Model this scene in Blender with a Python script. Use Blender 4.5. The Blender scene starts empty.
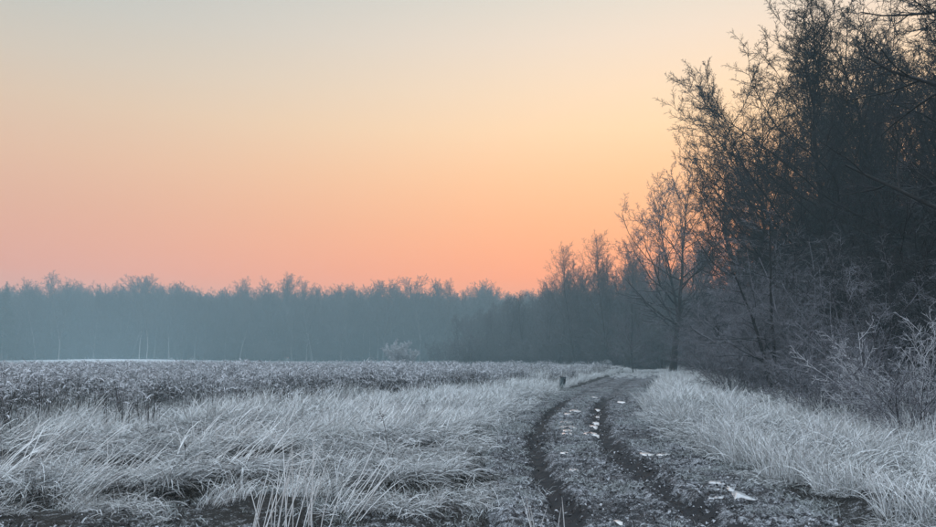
import bpy, math
import numpy as np

# ------------------------------------------------------------------ camera
EYE, FPX, HORIZON = 1.75, 728.0, 356.0            # eye height (m), focal length and horizon row in photo pixels
PITCH = math.atan((HORIZON - 263.5) / FPX)
scene = bpy.context.scene
COL = scene.collection
cam_data = bpy.data.cameras.new('camera')
cam_data.sensor_width = 36.0
cam_data.lens = 36.0 * FPX / 936.0
cam_data.clip_start, cam_data.clip_end = 0.05, 3000
cam = bpy.data.objects.new('camera', cam_data)
COL.objects.link(cam)
cam.location = (0, 0, EYE)
cam.rotation_euler = (math.pi / 2 + PITCH, 0, 0)
scene.camera = cam

# ------------------------------------------------------------------ sky before sunrise (no direct sun yet)
def lin(c):
    return [((v / 255) / 12.92 if v / 255 <= 0.04045 else ((v / 255 + 0.055) / 1.055) ** 2.4) for v in c] + [1.0]

world = bpy.data.worlds.new('World')
scene.world = world
world.use_nodes = True
wn, wl = world.node_tree.nodes, world.node_tree.links
wn.clear()
SUN_AZ = 26.0                                      # where the sun will rise, degrees right of the view axis
HAZE_DENSITY, HAZE_TOP, EXPOSURE = 0.0019, 32.0, 0.40
HAZE_GLOW = np.array([0.42, 0.52, 0.60])           # what a deep stretch of the haze itself looks like in the picture
UPPER = [(36, (208, 217, 222)), (48, (206, 222, 236)), (66, (198, 222, 248)), (90, (192, 220, 250))]
SKY_SUN = [(0, (262, 178, 148)), (6, (264, 182, 148)), (10.5, (268, 198, 152)), (14, (268, 212, 165)), (17.5, (266, 226, 184)),
           (20.5, (260, 229, 196)), (24, (250, 229, 208)), (28, (232, 225, 212))] + UPPER
SKY_SIDE = [(0, (218, 172, 166)), (6, (220, 174, 164)), (10.5, (224, 182, 164)), (14, (225, 192, 171)), (17.5, (220, 199, 180)),
            (20.5, (210, 201, 189)), (24, (197, 199, 194)), (28, (186, 194, 195))] + UPPER
SKY_BACK = [(0, (166, 178, 200)), (6, (176, 180, 200)), (12, (186, 186, 204)), (20, (188, 198, 216)), (28, (192, 206, 226))] + UPPER

def beyond_haze(deg, c):
    """sky radiance behind the haze layer for the colour it has when seen through it"""
    T = math.exp(-HAZE_DENSITY * (HAZE_TOP - EYE) / math.sin(math.radians(max(deg, 6))))
    return list(np.clip((np.array(lin(c)[:3]) - (1 - T) * HAZE_GLOW) / T, 0.01, None) / 2 ** EXPOSURE) + [1.0]

tc = wn.new('ShaderNodeTexCoord')
sep = wn.new('ShaderNodeSeparateXYZ')
wl.new(tc.outputs['Generated'], sep.inputs[0])

def wmath(op, a, b=None):
    n = wn.new('ShaderNodeMath'); n.operation = op
    for i, v in enumerate((a, b)):
        if v is None: continue
        if isinstance(v, (int, float)): n.inputs[i].default_value = v
        else: wl.new(v, n.inputs[i])
    return n.outputs[0]

elev = wmath('MULTIPLY', wmath('ARCSINE', sep.outputs['Z']), 2 / math.pi)        # 0 at the horizon, 1 overhead
az = wmath('ARCTAN2', sep.outputs['X'], sep.outputs['Y'])
cosd = wmath('COSINE', wmath('SUBTRACT', az, math.radians(SUN_AZ)))
dang = wmath('DIVIDE', wmath('ARCCOSINE', cosd), math.pi)                          # 0 towards the sunrise, 1 opposite

def wramp(stops):
    r = wn.new('ShaderNodeValToRGB')
    e = r.color_ramp.elements
    while len(e) < len(stops): e.new(0.5)
    for k, (deg, c) in enumerate(stops):
        e[k].position = deg / 90.0
        e[k].color = beyond_haze(deg, c)
    r.color_ramp.interpolation = 'B_SPLINE' if False else 'LINEAR'
    wl.new(elev, r.inputs[0])
    return r.outputs[0]

def wmix(f, a, b):
    m = wn.new('ShaderNodeMixRGB')
    wl.new(f, m.inputs[0]); wl.new(a, m.inputs[1]); wl.new(b, m.inputs[2])
    return m.outputs[0]

def wsmooth(v, lo, hi):
    n = wn.new('ShaderNodeMapRange'); n.interpolation_type = 'SMOOTHSTEP'
    wl.new(v, n.inputs[0]); n.inputs[1].default_value = lo; n.inputs[2].default_value = hi
    return n.outputs[0]

skyc = wmix(wsmooth(dang, 0.02, 0.38), wramp(SKY_SUN), wramp(SKY_SIDE))
skyc = wmix(wsmooth(dang, 0.34, 0.8), skyc, wramp(SKY_BACK))
bg = wn.new('ShaderNodeBackground')
bg.inputs['Strength'].default_value = 1.0
wl.new(skyc, bg.inputs['Color'])
wo = wn.new('ShaderNodeOutputWorld')
wl.new(bg.outputs[0], wo.inputs['Surface'])

# soft sun lamp added to brighten the frost, standing in for sky light overhead
sun_data = bpy.data.lights.new('fill_light', 'SUN')
sun_data.energy = 1.3; sun_data.angle = math.radians(60); sun_data.color = (0.86, 0.94, 1.0)
sun = bpy.data.objects.new('fill_light', sun_data)
COL.objects.link(sun)
sun.rotation_euler = (math.radians(32), 0, math.radians(-20))

vs = scene.view_settings
vs.view_transform = 'Standard'; vs.look = 'None'; vs.exposure = EXPOSURE; vs.gamma = 1.0; vs.use_curve_mapping = False
cy = scene.cycles
cy.max_bounces = 5; cy.diffuse_bounces = 1; cy.glossy_bounces = 2; cy.transmission_bounces = 2
cy.volume_bounces = 2; cy.transparent_max_bounces = 4
cy.use_denoising = True

# ------------------------------------------------------------------ helpers
RNG = np.random.default_rng(7)
cp, sp = math.cos(PITCH), math.sin(PITCH)

def ground_at(px, py):
    """the point of the level ground seen at a photo pixel"""
    u, v = (px - 468) / FPX, (263.5 - py) / FPX
    z = sp + v * cp
    k = EYE / -z
    return u * k, (cp - v * sp) * k

def x_at(px, depth):
    return (px - 468) / FPX * depth

def hash2(i, j, seed):
    h = np.sin(i * 127.1 + j * 311.7 + seed * 74.7) * 43758.5453
    return h - np.floor(h)

def vnoise(x, y, seed=0):
    xi, yi = np.floor(x), np.floor(y)
    fx, fy = x - xi, y - yi
    fx, fy = fx * fx * (3 - 2 * fx), fy * fy * (3 - 2 * fy)
    a, b = hash2(xi, yi, seed), hash2(xi + 1, yi, seed)
    c, d = hash2(xi, yi + 1, seed), hash2(xi + 1, yi + 1, seed)
    return (a * (1 - fx) + b * fx) * (1 - fy) + (c * (1 - fx) + d * fx) * fy

def fbm(x, y, octaves=4, seed=0):
    s, a, t = 0, 1.0, 0
    for k in range(octaves):
        s = s + a * vnoise(x * 2.03 ** k + 17.3 * k, y * 2.03 ** k - 9.1 * k, seed + k)
        t += a; a *= 0.5
    return s / t

def sstep(x, lo, hi):
    t = np.clip((x - lo) / (hi - lo), 0, 1)
    return t * t * (3 - 2 * t)

def mesh_np(name, verts, faces, mats=(), smooth=False, face_attr=None, vert_attr=None):
    """verts (N,3); faces an (M,k) index array or a list of such arrays"""
    if not isinstance(faces, list): faces = [faces]
    faces = [np.asarray(f, dtype=np.int32) for f in faces if len(f)]
    me = bpy.data.meshes.new(name)
    verts = np.asarray(verts, dtype=np.float32)
    me.vertices.add(len(verts)); me.vertices.foreach_set('co', verts.ravel())
    loops = np.concatenate([f.ravel() for f in faces])
    tot = np.concatenate([np.full(len(f), f.shape[1], dtype=np.int32) for f in faces])
    start = np.concatenate(([0], np.cumsum(tot)[:-1])).astype(np.int32)
    me.loops.add(len(loops)); me.loops.foreach_set('vertex_index', loops.astype(np.int32))
    me.polygons.add(len(tot)); me.polygons.foreach_set('loop_start', start); me.polygons.foreach_set('loop_total', tot)
    if smooth: me.polygons.foreach_set('use_smooth', np.ones(len(tot), dtype=bool))
    me.update(calc_edges=True)
    for k, v in (face_attr or {}).items():
        me.attributes.new(k, 'FLOAT', 'FACE').data.foreach_set('value', np.asarray(v, dtype=np.float32))
    for k, v in (vert_attr or {}).items():
        me.attributes.new(k, 'FLOAT', 'POINT').data.foreach_set('value', np.asarray(v, dtype=np.float32))
    for m in mats: me.materials.append(m)
    return me

def put(name, data, parent=None, loc=(0, 0, 0), rotz=0.0, scale=1.0, **props):
    o = bpy.data.objects.new(name, data)
    COL.objects.link(o)
    o.parent = parent
    o.location = loc; o.rotation_euler = (0, 0, rotz)
    o.scale = (scale,) * 3 if isinstance(scale, (int, float)) else scale
    for k, v in props.items(): o[k] = v
    return o

# ------------------------------------------------------------------ materials
def material(name, rough=0.8, spec=0.2):
    m = bpy.data.materials.new(name); m.use_nodes = True
    b = m.node_tree.nodes['Principled BSDF']
    b.inputs['Roughness'].default_value = rough
    b.inputs['Specular IOR Level'].default_value = spec
    return m, m.node_tree.nodes, m.node_tree.links, b

def nmix(n, l, f, a, b):
    m = n.new('ShaderNodeMixRGB')
    for i, v in enumerate((f, a, b)):
        if isinstance(v, (int, float)): m.inputs[i].default_value = v
        elif isinstance(v, tuple): m.inputs[i].default_value = v + (1,)
        else: l.new(v, m.inputs[i])
    return m.outputs[0]

def nmath(n, l, op, a, b=None, clamp=False):
    m = n.new('ShaderNodeMath'); m.operation = op; m.use_clamp = clamp
    for i, v in enumerate((a, b)):
        if v is None: continue
        if isinstance(v, (int, float)): m.inputs[i].default_value = v
        else: l.new(v, m.inputs[i])
    return m.outputs[0]

def nnoise(n, l, scale, detail=3, rough=0.55, coord='Object'):
    t = n.new('ShaderNodeTexCoord'); x = n.new('ShaderNodeTexNoise')
    x.inputs['Scale'].default_value = scale; x.inputs['Detail'].default_value = detail; x.inputs['Roughness'].default_value = rough
    l.new(t.outputs[coord], x.inputs['Vector'])
    return x.outputs[0]

def nrange(n, l, v, lo, hi, a=0.0, b=1.0):
    m = n.new('ShaderNodeMapRange'); m.interpolation_type = 'SMOOTHSTEP'
    l.new(v, m.inputs[0])
    for i, q in enumerate((lo, hi, a, b)): m.inputs[i + 1].default_value = q
    return m.outputs[0]

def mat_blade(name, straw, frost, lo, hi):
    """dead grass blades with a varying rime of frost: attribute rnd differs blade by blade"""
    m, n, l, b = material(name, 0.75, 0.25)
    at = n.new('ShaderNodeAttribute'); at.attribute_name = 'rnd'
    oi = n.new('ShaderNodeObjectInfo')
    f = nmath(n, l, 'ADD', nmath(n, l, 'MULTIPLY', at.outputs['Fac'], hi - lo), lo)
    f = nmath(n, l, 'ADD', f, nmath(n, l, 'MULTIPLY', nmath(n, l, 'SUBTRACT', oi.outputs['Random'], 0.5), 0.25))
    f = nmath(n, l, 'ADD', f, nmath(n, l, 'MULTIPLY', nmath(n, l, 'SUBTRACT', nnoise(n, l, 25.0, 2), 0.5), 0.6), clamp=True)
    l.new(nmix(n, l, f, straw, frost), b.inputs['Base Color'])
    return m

def mat_twig(name, bark, frost, amount, up=0.35):
    """bark with rime: more of it on the sides that face the open sky, as it grew"""
    m, n, l, b = material(name, 0.85, 0.15)
    g = n.new('ShaderNodeNewGeometry'); s = n.new('ShaderNodeSeparateXYZ')
    l.new(g.outputs['Normal'], s.inputs[0])
    oi = n.new('ShaderNodeObjectInfo')
    f = nmath(n, l, 'MULTIPLY', s.outputs['Z'], up)
    f = nmath(n, l, 'ADD', f, amount)
    f = nmath(n, l, 'ADD', f, nmath(n, l, 'MULTIPLY', nmath(n, l, 'SUBTRACT', nnoise(n, l, 3.0, 4, 0.7), 0.5), 0.9))
    f = nmath(n, l, 'ADD', f, nmath(n, l, 'MULTIPLY', nmath(n, l, 'SUBTRACT', oi.outputs['Random'], 0.5), 0.15), clamp=True)
    l.new(nmix(n, l, f, bark, frost), b.inputs['Base Color'])
    return m

STRAW, FROST = (0.24, 0.23, 0.21), (0.82, 0.87, 0.90)
M_PALE = mat_blade('frosted_pale_grass', (0.22, 0.21, 0.19), FROST, 0.25, 1.3)
M_LONG = mat_blade('frosted_long_blades', (0.40, 0.38, 0.36), (0.86, 0.90, 0.92), 0.5, 1.1)
M_MAT = mat_blade('frosted_matted_grass', (0.06, 0.06, 0.055), (0.80, 0.84, 0.87), -0.1, 1.2)
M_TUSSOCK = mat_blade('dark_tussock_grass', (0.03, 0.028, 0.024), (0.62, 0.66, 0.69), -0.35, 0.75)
M_REED = mat_blade('frosted_brown_reed', (0.045, 0.042, 0.042), (0.74, 0.78, 0.84), -0.4, 0.95)
M_SHORT = mat_blade('frosted_short_turf', (0.09, 0.10, 0.08), (0.55, 0.60, 0.64), 0.15, 0.9)
M_WEED = mat_twig('dead_weed_stalk', (0.045, 0.035, 0.035), (0.35, 0.36, 0.4), 0.02, 0.2)
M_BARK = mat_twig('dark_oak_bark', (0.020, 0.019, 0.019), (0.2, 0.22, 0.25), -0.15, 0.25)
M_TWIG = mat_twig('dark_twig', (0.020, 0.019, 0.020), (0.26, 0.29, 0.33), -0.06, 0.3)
M_TWIGF = mat_twig('rimed_twig', (0.04, 0.036, 0.04), (0.42, 0.44, 0.50), 0.22, 0.4)
M_TWIGW = mat_twig('heavily_rimed_twig', (0.12, 0.11, 0.115), (0.66, 0.69, 0.74), 0.60, 0.3)
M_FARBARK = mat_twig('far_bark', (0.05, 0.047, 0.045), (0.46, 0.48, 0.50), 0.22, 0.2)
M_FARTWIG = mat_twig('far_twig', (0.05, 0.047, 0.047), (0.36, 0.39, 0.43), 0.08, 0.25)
M_BIRCH = mat_twig('birch_bark', (0.22, 0.22, 0.22), (0.5, 0.5, 0.5), 0.4, 0.2)
M_SPRUCE = mat_twig('spruce_needles', (0.018, 0.028, 0.022), (0.2, 0.23, 0.24), 0.05, 0.2)

def mat_ground(name, soil, frost, track=False):
    m, n, l, b = material(name, 0.9, 0.15)
    big, mid, fine = nnoise(n, l, 0.9, 3), nnoise(n, l, 9.0, 4, 0.65), nnoise(n, l, 55.0, 3, 0.7)
    f = nmath(n, l, 'ADD', nmath(n, l, 'MULTIPLY', big, 0.35), nmath(n, l, 'MULTIPLY', mid, 0.65))
    f = nmath(n, l, 'ADD', f, nmath(n, l, 'MULTIPLY', nmath(n, l, 'SUBTRACT', fine, 0.5), 0.75))
    if track:
        at = n.new('ShaderNodeAttribute'); at.attribute_name = 'bare'
        f = nmath(n, l, 'SUBTRACT', f, nmath(n, l, 'MULTIPLY', at.outputs['Fac'], 0.30))
        wet = nrange(n, l, at.outputs['Fac'], 0.5, 1.0, 0.9, 0.75)
        l.new(wet, b.inputs['Roughness'])
        f = nrange(n, l, f, 0.42, 0.78)
    else:
        at = n.new('ShaderNodeAttribute'); at.attribute_name = 'open'
        f = nmath(n, l, 'ADD', f, nmath(n, l, 'MULTIPLY', at.outputs['Fac'], 0.35))
        f = nrange(n, l, f, 0.52, 0.85)
    l.new(nmix(n, l, f, soil, frost), b.inputs['Base Color'])
    bp = n.new('ShaderNodeBump'); bp.inputs['Strength'].default_value = 0.7; bp.inputs['Distance'].default_value = 0.02
    l.new(nmath(n, l, 'ADD', mid, nmath(n, l, 'MULTIPLY', fine, 0.5)), bp.inputs['Height'])
    l.new(bp.outputs[0], b.inputs['Normal'])
    return m

M_GROUND = mat_ground('frosted_meadow_soil', (0.022, 0.021, 0.02), (0.62, 0.66, 0.71))
M_TRACK = mat_ground('frozen_track_mud', (0.032, 0.032, 0.035), (0.55, 0.58, 0.63), True)

# ------------------------------------------------------------------ terrain
_ty = np.arange(-40, 130, 0.25)
_tx = np.interp(_ty, [-40, 2, 7.8, 10, 13.3, 17, 23.2, 28.5, 42, 60.7, 80, 100, 130],
                [3.5, 2.05, 1.89, 1.85, 1.93, 2.25, 3.3, 4.45, 7.9, 13.3, 19.2, 25.2, 34])
for _ in range(3): _tx[4:-4] = np.convolve(_tx, np.ones(9) / 9, 'valid')
_tdx = np.gradient(_tx, _ty)

def track_t(x, y):
    """sideways distance from the middle of the track, metres to the right"""
    return (x - np.interp(y, _ty, _tx)) / np.sqrt(1 + np.interp(y, _ty, _tdx) ** 2)

T_LEFT, T_RIGHT = -1.75, 2.35

def soft_relief(x, y):
    return 0.16 * (fbm(x * 0.07, y * 0.07, 2, 3) - 0.5)

def height(x, y):
    x, y = np.asarray(x, float), np.asarray(y, float)
    t = track_t(x, y)
    z = soft_relief(x, y)
    out = sstep(-t, 1.6, 2.6) + sstep(t, 2.2, 3.2)
    near = 1 - sstep(y, 22, 45)
    z = z + out * (0.05 + 0.02 * near)
    z = z + 0.75 * np.exp(-((x / np.maximum(y, 1) + 0.48) / 0.13) ** 2) * sstep(y, 85, 150)
    z = z + out * near * 0.42 * (fbm(x * 0.8, y * 0.8, 3, 11) - 0.42)
    z = z + 0.02 * (fbm(x * 5, y * 5, 2, 5) - 0.5) * near
    return z

def track_height(t, x, y):
    z = soft_relief(x, y) - 0.02
    wl_ = 0.06 * (vnoise(y * 0.8, y * 0, 21) - 0.5)
    wr_ = 0.06 * (vnoise(y * 0.8, y * 0, 22) - 0.5)
    deep = (1 - 0.75 * sstep(y, 24, 38)) * (0.65 + 0.7 * fbm(x * 0.9, y * 0.9, 2, 71))
    for c, w, d in ((-0.76 + wl_ * 2, 0.17, 0.11), (0.74 + wr_ * 2, 0.20, 0.10)):
        q = (t - c + 0.30 * (fbm(x * 2.5, y * 2.5, 3, 81) - 0.5)) / w
        z = z - d * deep * np.exp(-np.abs(q) ** 3) + 0.04 * deep * np.exp(-((np.abs(t - c) - 0.30) / 0.12) ** 2)
    z = z + 0.03 * np.exp(-(t / 0.4) ** 2)
    far = 1 - sstep(y, 35, 70)
    clod = np.abs(fbm(x * 5.5, y * 5.5, 3, 31) - 0.5) * 2
    z = z + far * (0.055 * (fbm(x * 2.2, y * 2.2, 3, 41) - 0.5) + 0.075 * (0.35 - clod) + 0.03 * (fbm(x * 16, y * 16, 2, 51) - 0.5))
    edge = np.maximum(sstep(-t, 1.45, 1.72), sstep(t, 2.0, 2.32))
    return z - 0.10 * edge + 0.05 * np.maximum(sstep(-t, 1.0, 1.5), sstep(t, 1.4, 2.0)) * (1 - edge)

def axis(segments):
    out = []
    for lo, hi, s0, s1 in segments:
        v = lo
        while v < hi - 1e-6:
            out.append(v); v += s0 + (s1 - s0) * (v - lo) / (hi - lo)
    out.append(segments[-1][1])
    return np.array(out)

gx = axis([(-450, -60, 60, 10), (-60, -12, 8, 0.6), (-12, -1, 0.3, 0.1), (-1, 7, 0.09, 0.09), (7, 20, 0.12, 1), (20, 80, 1, 10), (80, 450, 15, 60)])
gy = axis([(-60, 2, 10, 0.5), (2, 6, 0.4, 0.1), (6, 16, 0.09, 0.12), (16, 50, 0.14, 0.9), (50, 130, 1, 6), (130, 600, 10, 60)])
GX, GY = np.meshgrid(gx, gy)
GT = track_t(GX, GY)
inside = np.minimum(sstep(GT, T_LEFT + 0.05, T_LEFT + 0.30), 1 - sstep(GT, T_RIGHT - 0.30, T_RIGHT - 0.05)) * (1 - sstep(GY, 92, 96))
GZ = height(GX, GY) - 0.40 * inside
ny, nx = GX.shape
idx = np.arange(ny * nx).reshape(ny, nx)
quads = np.stack([idx[:-1, :-1], idx[:-1, 1:], idx[1:, 1:], idx[1:, :-1]], -1).reshape(-1, 4)
_ang = GX / np.maximum(GY, 1)
opened = sstep(GY, 60, 90) * (1 - sstep(_ang, -0.08, 0.02)) * (0.35 + 0.65 * np.exp(-((_ang + 0.48) / 0.10) ** 2))
put('ground', mesh_np('ground', np.stack([GX, GY, GZ], -1).reshape(-1, 3), quads, [M_GROUND], True,
    vert_attr={'open': opened.ravel()}), kind='structure', label='frost covered meadow ground reaching back to the woods')

ty = axis([(-10, 5, 0.5, 0.1), (5, 14, 0.035, 0.05), (14, 30, 0.05, 0.14), (30, 60, 0.15, 0.5), (60, 95, 0.5, 1.0)])
tt = np.linspace(T_LEFT, T_RIGHT, 120)
TT, TY = np.meshgrid(tt, ty)
cx, dx = np.interp(TY, _ty, _tx), np.interp(TY, _ty, _tdx)
nn = np.sqrt(1 + dx ** 2)
TX, TYY = cx + TT / nn, TY - TT * dx / nn
TZ = track_height(TT, TX, TYY)
bare = np.maximum(np.exp(-((TT + 0.76 + 0.40 * (fbm(TX * 2.5, TYY * 2.5, 3, 81) - 0.5)) / 0.18) ** 4), np.exp(-((TT - 0.74 + 0.40 * (fbm(TX * 2.5, TYY * 2.5, 3, 82) - 0.5)) / 0.21) ** 4))
bare = np.clip(bare * (0.25 + 1.2 * fbm(TX * 1.8, TYY * 1.8, 3, 61)), 0, 1) * (1 - 0.85 * sstep(TYY, 24, 34))
ny, nx = TX.shape
idx = np.arange(ny * nx).reshape(ny, nx)
quads = np.stack([idx[:-1, :-1], idx[:-1, 1:], idx[1:, 1:], idx[1:, :-1]], -1).reshape(-1, 4)
put('dirt_track', mesh_np('dirt_track', np.stack([TX, TYY, TZ], -1).reshape(-1, 3), quads, [M_TRACK], True,
    vert_attr={'bare': bare.ravel()}), kind='structure', label='frozen rutted mud track bending right towards the wood')

def surface(x, y):
    t = track_t(x, y)
    on = (t > T_LEFT + 0.1) & (t < T_RIGHT - 0.1) & (np.asarray(y) < 94)
    return np.where(on, track_height(t, np.asarray(x, float), np.asarray(y, float)), height(x, y))

# ------------------------------------------------------------------ tubes and branching growth
def tubes(polys, rads, sides):
    """polys (N,K,3), rads (N,K) -> verts, quads"""
    N, K, _ = polys.shape
    tan = np.gradient(polys, axis=1)
    tan /= np.linalg.norm(tan, axis=-1, keepdims=True) + 1e-9
    mean = polys[:, -1] - polys[:, 0]
    ref = np.where((np.abs(mean[:, 2:3]) > 0.8 * np.linalg.norm(mean, axis=1, keepdims=True)), [[1.0, 0.2, 0]], [[0, 0, 1.0]])
    a = np.cross(tan, ref[:, None, :]); a /= np.linalg.norm(a, axis=-1, keepdims=True) + 1e-9
    b = np.cross(tan, a)
    ang = np.arange(sides) * 2 * math.pi / sides
    v = polys[:, :, None, :] + rads[:, :, None, None] * (np.cos(ang)[None, None, :, None] * a[:, :, None, :] + np.sin(ang)[None, None, :, None] * b[:, :, None, :])
    i = np.arange(N * K * sides).reshape(N, K, sides)
    j = np.roll(i, -1, axis=2)
    q = np.stack([i[:, :-1], j[:, :-1], j[:, 1:], i[:, 1:]], -1).reshape(-1, 4)
    return v.reshape(-1, 3), q

def tube_mesh(name, sets, mat, smooth=False):
    vs_, fs_, off = [], [], 0
    for polys, rads, sides in sets:
        if len(polys) == 0: continue
        v, q = tubes(polys, rads, sides)
        vs_.append(v); fs_.append(q + off); off += len(v)
    return mesh_np(name, np.concatenate(vs_), np.concatenate(fs_), [mat], smooth)

def unit(v):
    return v / (np.linalg.norm(v, axis=-1, keepdims=True) + 1e-9)

def grow(start, dirs, length, r0, K, wobble, up, rng, tip=0.3, out=None):
    N = len(start)
    P = np.zeros((N, K, 3)); P[:, 0] = start
    d = unit(dirs.copy())
    step = (length / (K - 1))[:, None]
    for k in range(1, K):
        d = unit(d + wobble * rng.normal(size=(N, 3)) + np.array([0, 0, up]))
        P[:, k] = P[:, k - 1] + d * step
    R = r0[:, None] * np.linspace(1, tip, K)[None, :]
    return P, R

def sprout(P, R, m, t0, t1, ang0, ang1, len_lo, len_hi, rfac, rng, taper=0.5, flat=0.0, rmin=0.0):
    """m children on every parent branch between fractions t0..t1; returns start, dir, length, radius, parent index"""
    N, K, _ = P.shape
    par = np.repeat(np.arange(N), m)
    t = (t0 + (t1 - t0) * ((np.tile(np.arange(m), N) + rng.random(N * m)) / m))
    f = np.clip(t, 0, 0.999) * (K - 1); k = f.astype(int); w = (f - k)[:, None]
    s = P[par, k] * (1 - w) + P[par, k + 1] * w
    tan = unit(P[par, k + 1] - P[par, k])
    side = rng.normal(size=(N * m, 3)); side[:, 2] *= (1 - flat)
    side = unit(side - (side * tan).sum(1, keepdims=True) * tan)
    a = np.radians(ang0 + (ang1 - ang0) * rng.random(N * m))[:, None]
    d = np.cos(a) * tan + np.sin(a) * side
    plen = np.linalg.norm(np.diff(P, axis=1), axis=2).sum(1)[par]
    L = plen * (len_lo + (len_hi - len_lo) * rng.random(N * m)) * (1 - taper * (t - t0) / max(t1 - t0, 1e-6))
    rr = (R[par, k] * (1 - w[:, 0]) + R[par, k + 1] * w[:, 0])
    return s, d, L, np.maximum(rr * rfac, rmin), par

def tree_mesh(seed, H, trunk_r, limbs=12, limb_t=(0.22, 0.96), limb_ang=(35, 70), limb_len=(0.32, 0.5), counts=(7, 6, 5),
              up=(0.10, 0.10, 0.08, 0.05), twig_r=0.006, wobble=0.10, flat=0.0, trunk_mat=None, twig_mat=None, split_limbs=False,
              extra=None, lean=(0, 0), name='tree', limb_taper=0.55, l2len=(0.3, 0.5), trunk_wobble=0.05, dirs=None, c_len=(0.30, 0.55), d_len=(0.35, 0.70)):
    rng = np.random.default_rng(seed)
    T, TR = grow(np.array([[0, 0, -0.25]]), np.array([[lean[0], lean[1], 1.0]]), np.array([H * 0.80]), np.array([trunk_r]), 14, trunk_wobble, 0.06, rng, 0.12)
    TR = trunk_r * (np.linspace(1, 0, 14)[None, :] ** 1.25 * 0.95 + 0.05)
    TR[:, 0] *= 1.4; TR[:, 1] *= 1.08
    # limbs fan out from steep at the top to level at the bottom, their ends filling a rounded crown
    lt = limb_t[0] + (limb_t[1] - limb_t[0]) * (np.arange(limbs) + rng.random(limbs)) / limbs
    f = np.clip(lt, 0, 0.995) * 13; k = f.astype(int); w = (f - k)[:, None]
    s = T[0, k] * (1 - w) + T[0, k + 1] * w
    az_ = np.arange(limbs) * 2.399 + rng.normal(size=limbs) * 0.5
    an = np.radians(limb_ang[1] + (limb_ang[0] - limb_ang[1]) * lt + rng.normal(size=limbs) * 9)
    d = np.stack([np.cos(az_) * np.sin(an), np.sin(az_) * np.sin(an), np.cos(an)], 1)
    L = H * limb_len[1] * 0.85 * np.sqrt(np.clip(1 - ((lt - 0.35) / 0.8) ** 2, 0.12, 1)) * (0.7 + 0.4 * rng.random(limbs))
    r = np.maximum((TR[0, k] * (1 - w[:, 0]) + TR[0, k + 1] * w[:, 0]) * 0.5, twig_r * 4)
    if dirs is not None:
        d = unit(d + np.array(dirs) * rng.random((len(d), 1)))
    if extra:
        for (st, en) in extra:
            st, en = np.array(st, float), np.array(en, float)
            s = np.vstack([s, st]); d = np.vstack([d, unit(en - st + np.array([0, 0, -0.0]))])
            L = np.append(L, np.linalg.norm(en - st)); r = np.append(r, trunk_r * 0.33)
    A, AR = grow(s, d, L, r, 10, wobble, up[0], rng, 0.25)
    s, d, L, r, p2 = sprout(A, AR, counts[0], 0.18, 1.0, 30, 62, l2len[0], l2len[1], 0.6, rng, 0.45, flat, twig_r * 2.6)
    B, BR = grow(s, d, L, r, 6, wobble * 1.1, up[1], rng, 0.35)
    s, d, L, r, p3 = sprout(B, BR, counts[1], 0.12, 1.0, 32, 70, c_len[0], c_len[1], 0.62, rng, 0.4, flat, twig_r * 1.5)
    C, CR = grow(s, d, L, r, 3, wobble * 0.7, up[2], rng, 0.5)
    s, d, L, r, p4 = sprout(C, CR, counts[2], 0.10, 1.0, 30, 72, d_len[0], d_len[1], 0.7, rng, 0.35, flat, twig_r)
    D, DR = grow(s, d, L, r, 2, wobble * 0.7, up[3], rng, 0.5)
    parts = [('trunk', tube_mesh(name + '_trunk', [(T, TR, 9)], trunk_mat, True))]
    if split_limbs:
        for i in range(len(A)):
            parts.append(('limb', tube_mesh(name + '_limb', [(A[i:i + 1], AR[i:i + 1], 6), (B[p2 == i], BR[p2 == i], 4)], trunk_mat, True)))
        parts.append(('crown', tube_mesh(name + '_crown', [(C, CR, 3), (D, DR, 3)], twig_mat)))
    else:
        parts.append(('crown', tube_mesh(name + '_crown', [(A, AR, 5), (B, BR, 3), (C, CR, 3), (D, DR, 3)], twig_mat)))
    return parts

def shrub_mesh(seed, H, stems=12, spread=0.5, counts=(8, 7, 5), stem_r=0.025, twig_r=0.005, mat=None, wobble=0.10, up=(0.02, 0.02, 0.0),
               ang=(25, 55), base=0.35, droop=0.0, name='shrub'):
    rng = np.random.default_rng(seed)
    a = rng.random(stems) * 2 * math.pi
    s = np.stack([np.cos(a) * base * rng.random(stems), np.sin(a) * base * rng.random(stems), np.full(stems, -0.1)], 1)
    d = np.stack([np.cos(a) * spread * rng.random(stems) ** 0.6, np.sin(a) * spread * rng.random(stems) ** 0.6, np.ones(stems)], 1)
    A, AR = grow(s, d, H * (0.65 + 0.45 * rng.random(stems)), stem_r * (0.6 + 0.6 * rng.random(stems)), 9, wobble, up[0] - droop, rng, 0.3)
    s, d, L, r, _ = sprout(A, AR, counts[0], 0.12, 1.0, ang[0], ang[1], 0.22, 0.45, 0.6, rng, 0.4, 0.3, twig_r * 1.5)
    B, BR = grow(s, d, L, r, 5, wobble, up[1], rng, 0.4)
    s, d, L, r, _ = sprout(B, BR, counts[1], 0.1, 1.0, 25, 60, 0.28, 0.55, 0.65, rng, 0.4, 0.3, twig_r * 1.1)
    C, CR = grow(s, d, L, r, 4, wobble, up[2], rng, 0.5)
    s, d, L, r, _ = sprout(C, CR, counts[2], 0.15, 1.0, 25, 55, 0.35, 0.65, 0.7, rng, 0.3, 0.2, twig_r)
    D, DR = grow(s, d, L, r, 2, wobble, up[2], rng, 0.6)
    return [('stems', tube_mesh(name + '_stems', [(A, AR, 5)], mat, True)),
            ('twigs', tube_mesh(name + '_twigs', [(B, BR, 3), (C, CR, 3), (D, DR, 3)], mat))]

def thing(name, parts, loc, rotz, scale, label, cat, group=None):
    e = put(name, None, None, loc, rotz, scale, label=label, category=cat)
    e.empty_display_size = 0.2
    if group: e['group'] = group
    for pn, me in parts: put(pn, me, e)
    return e

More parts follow.
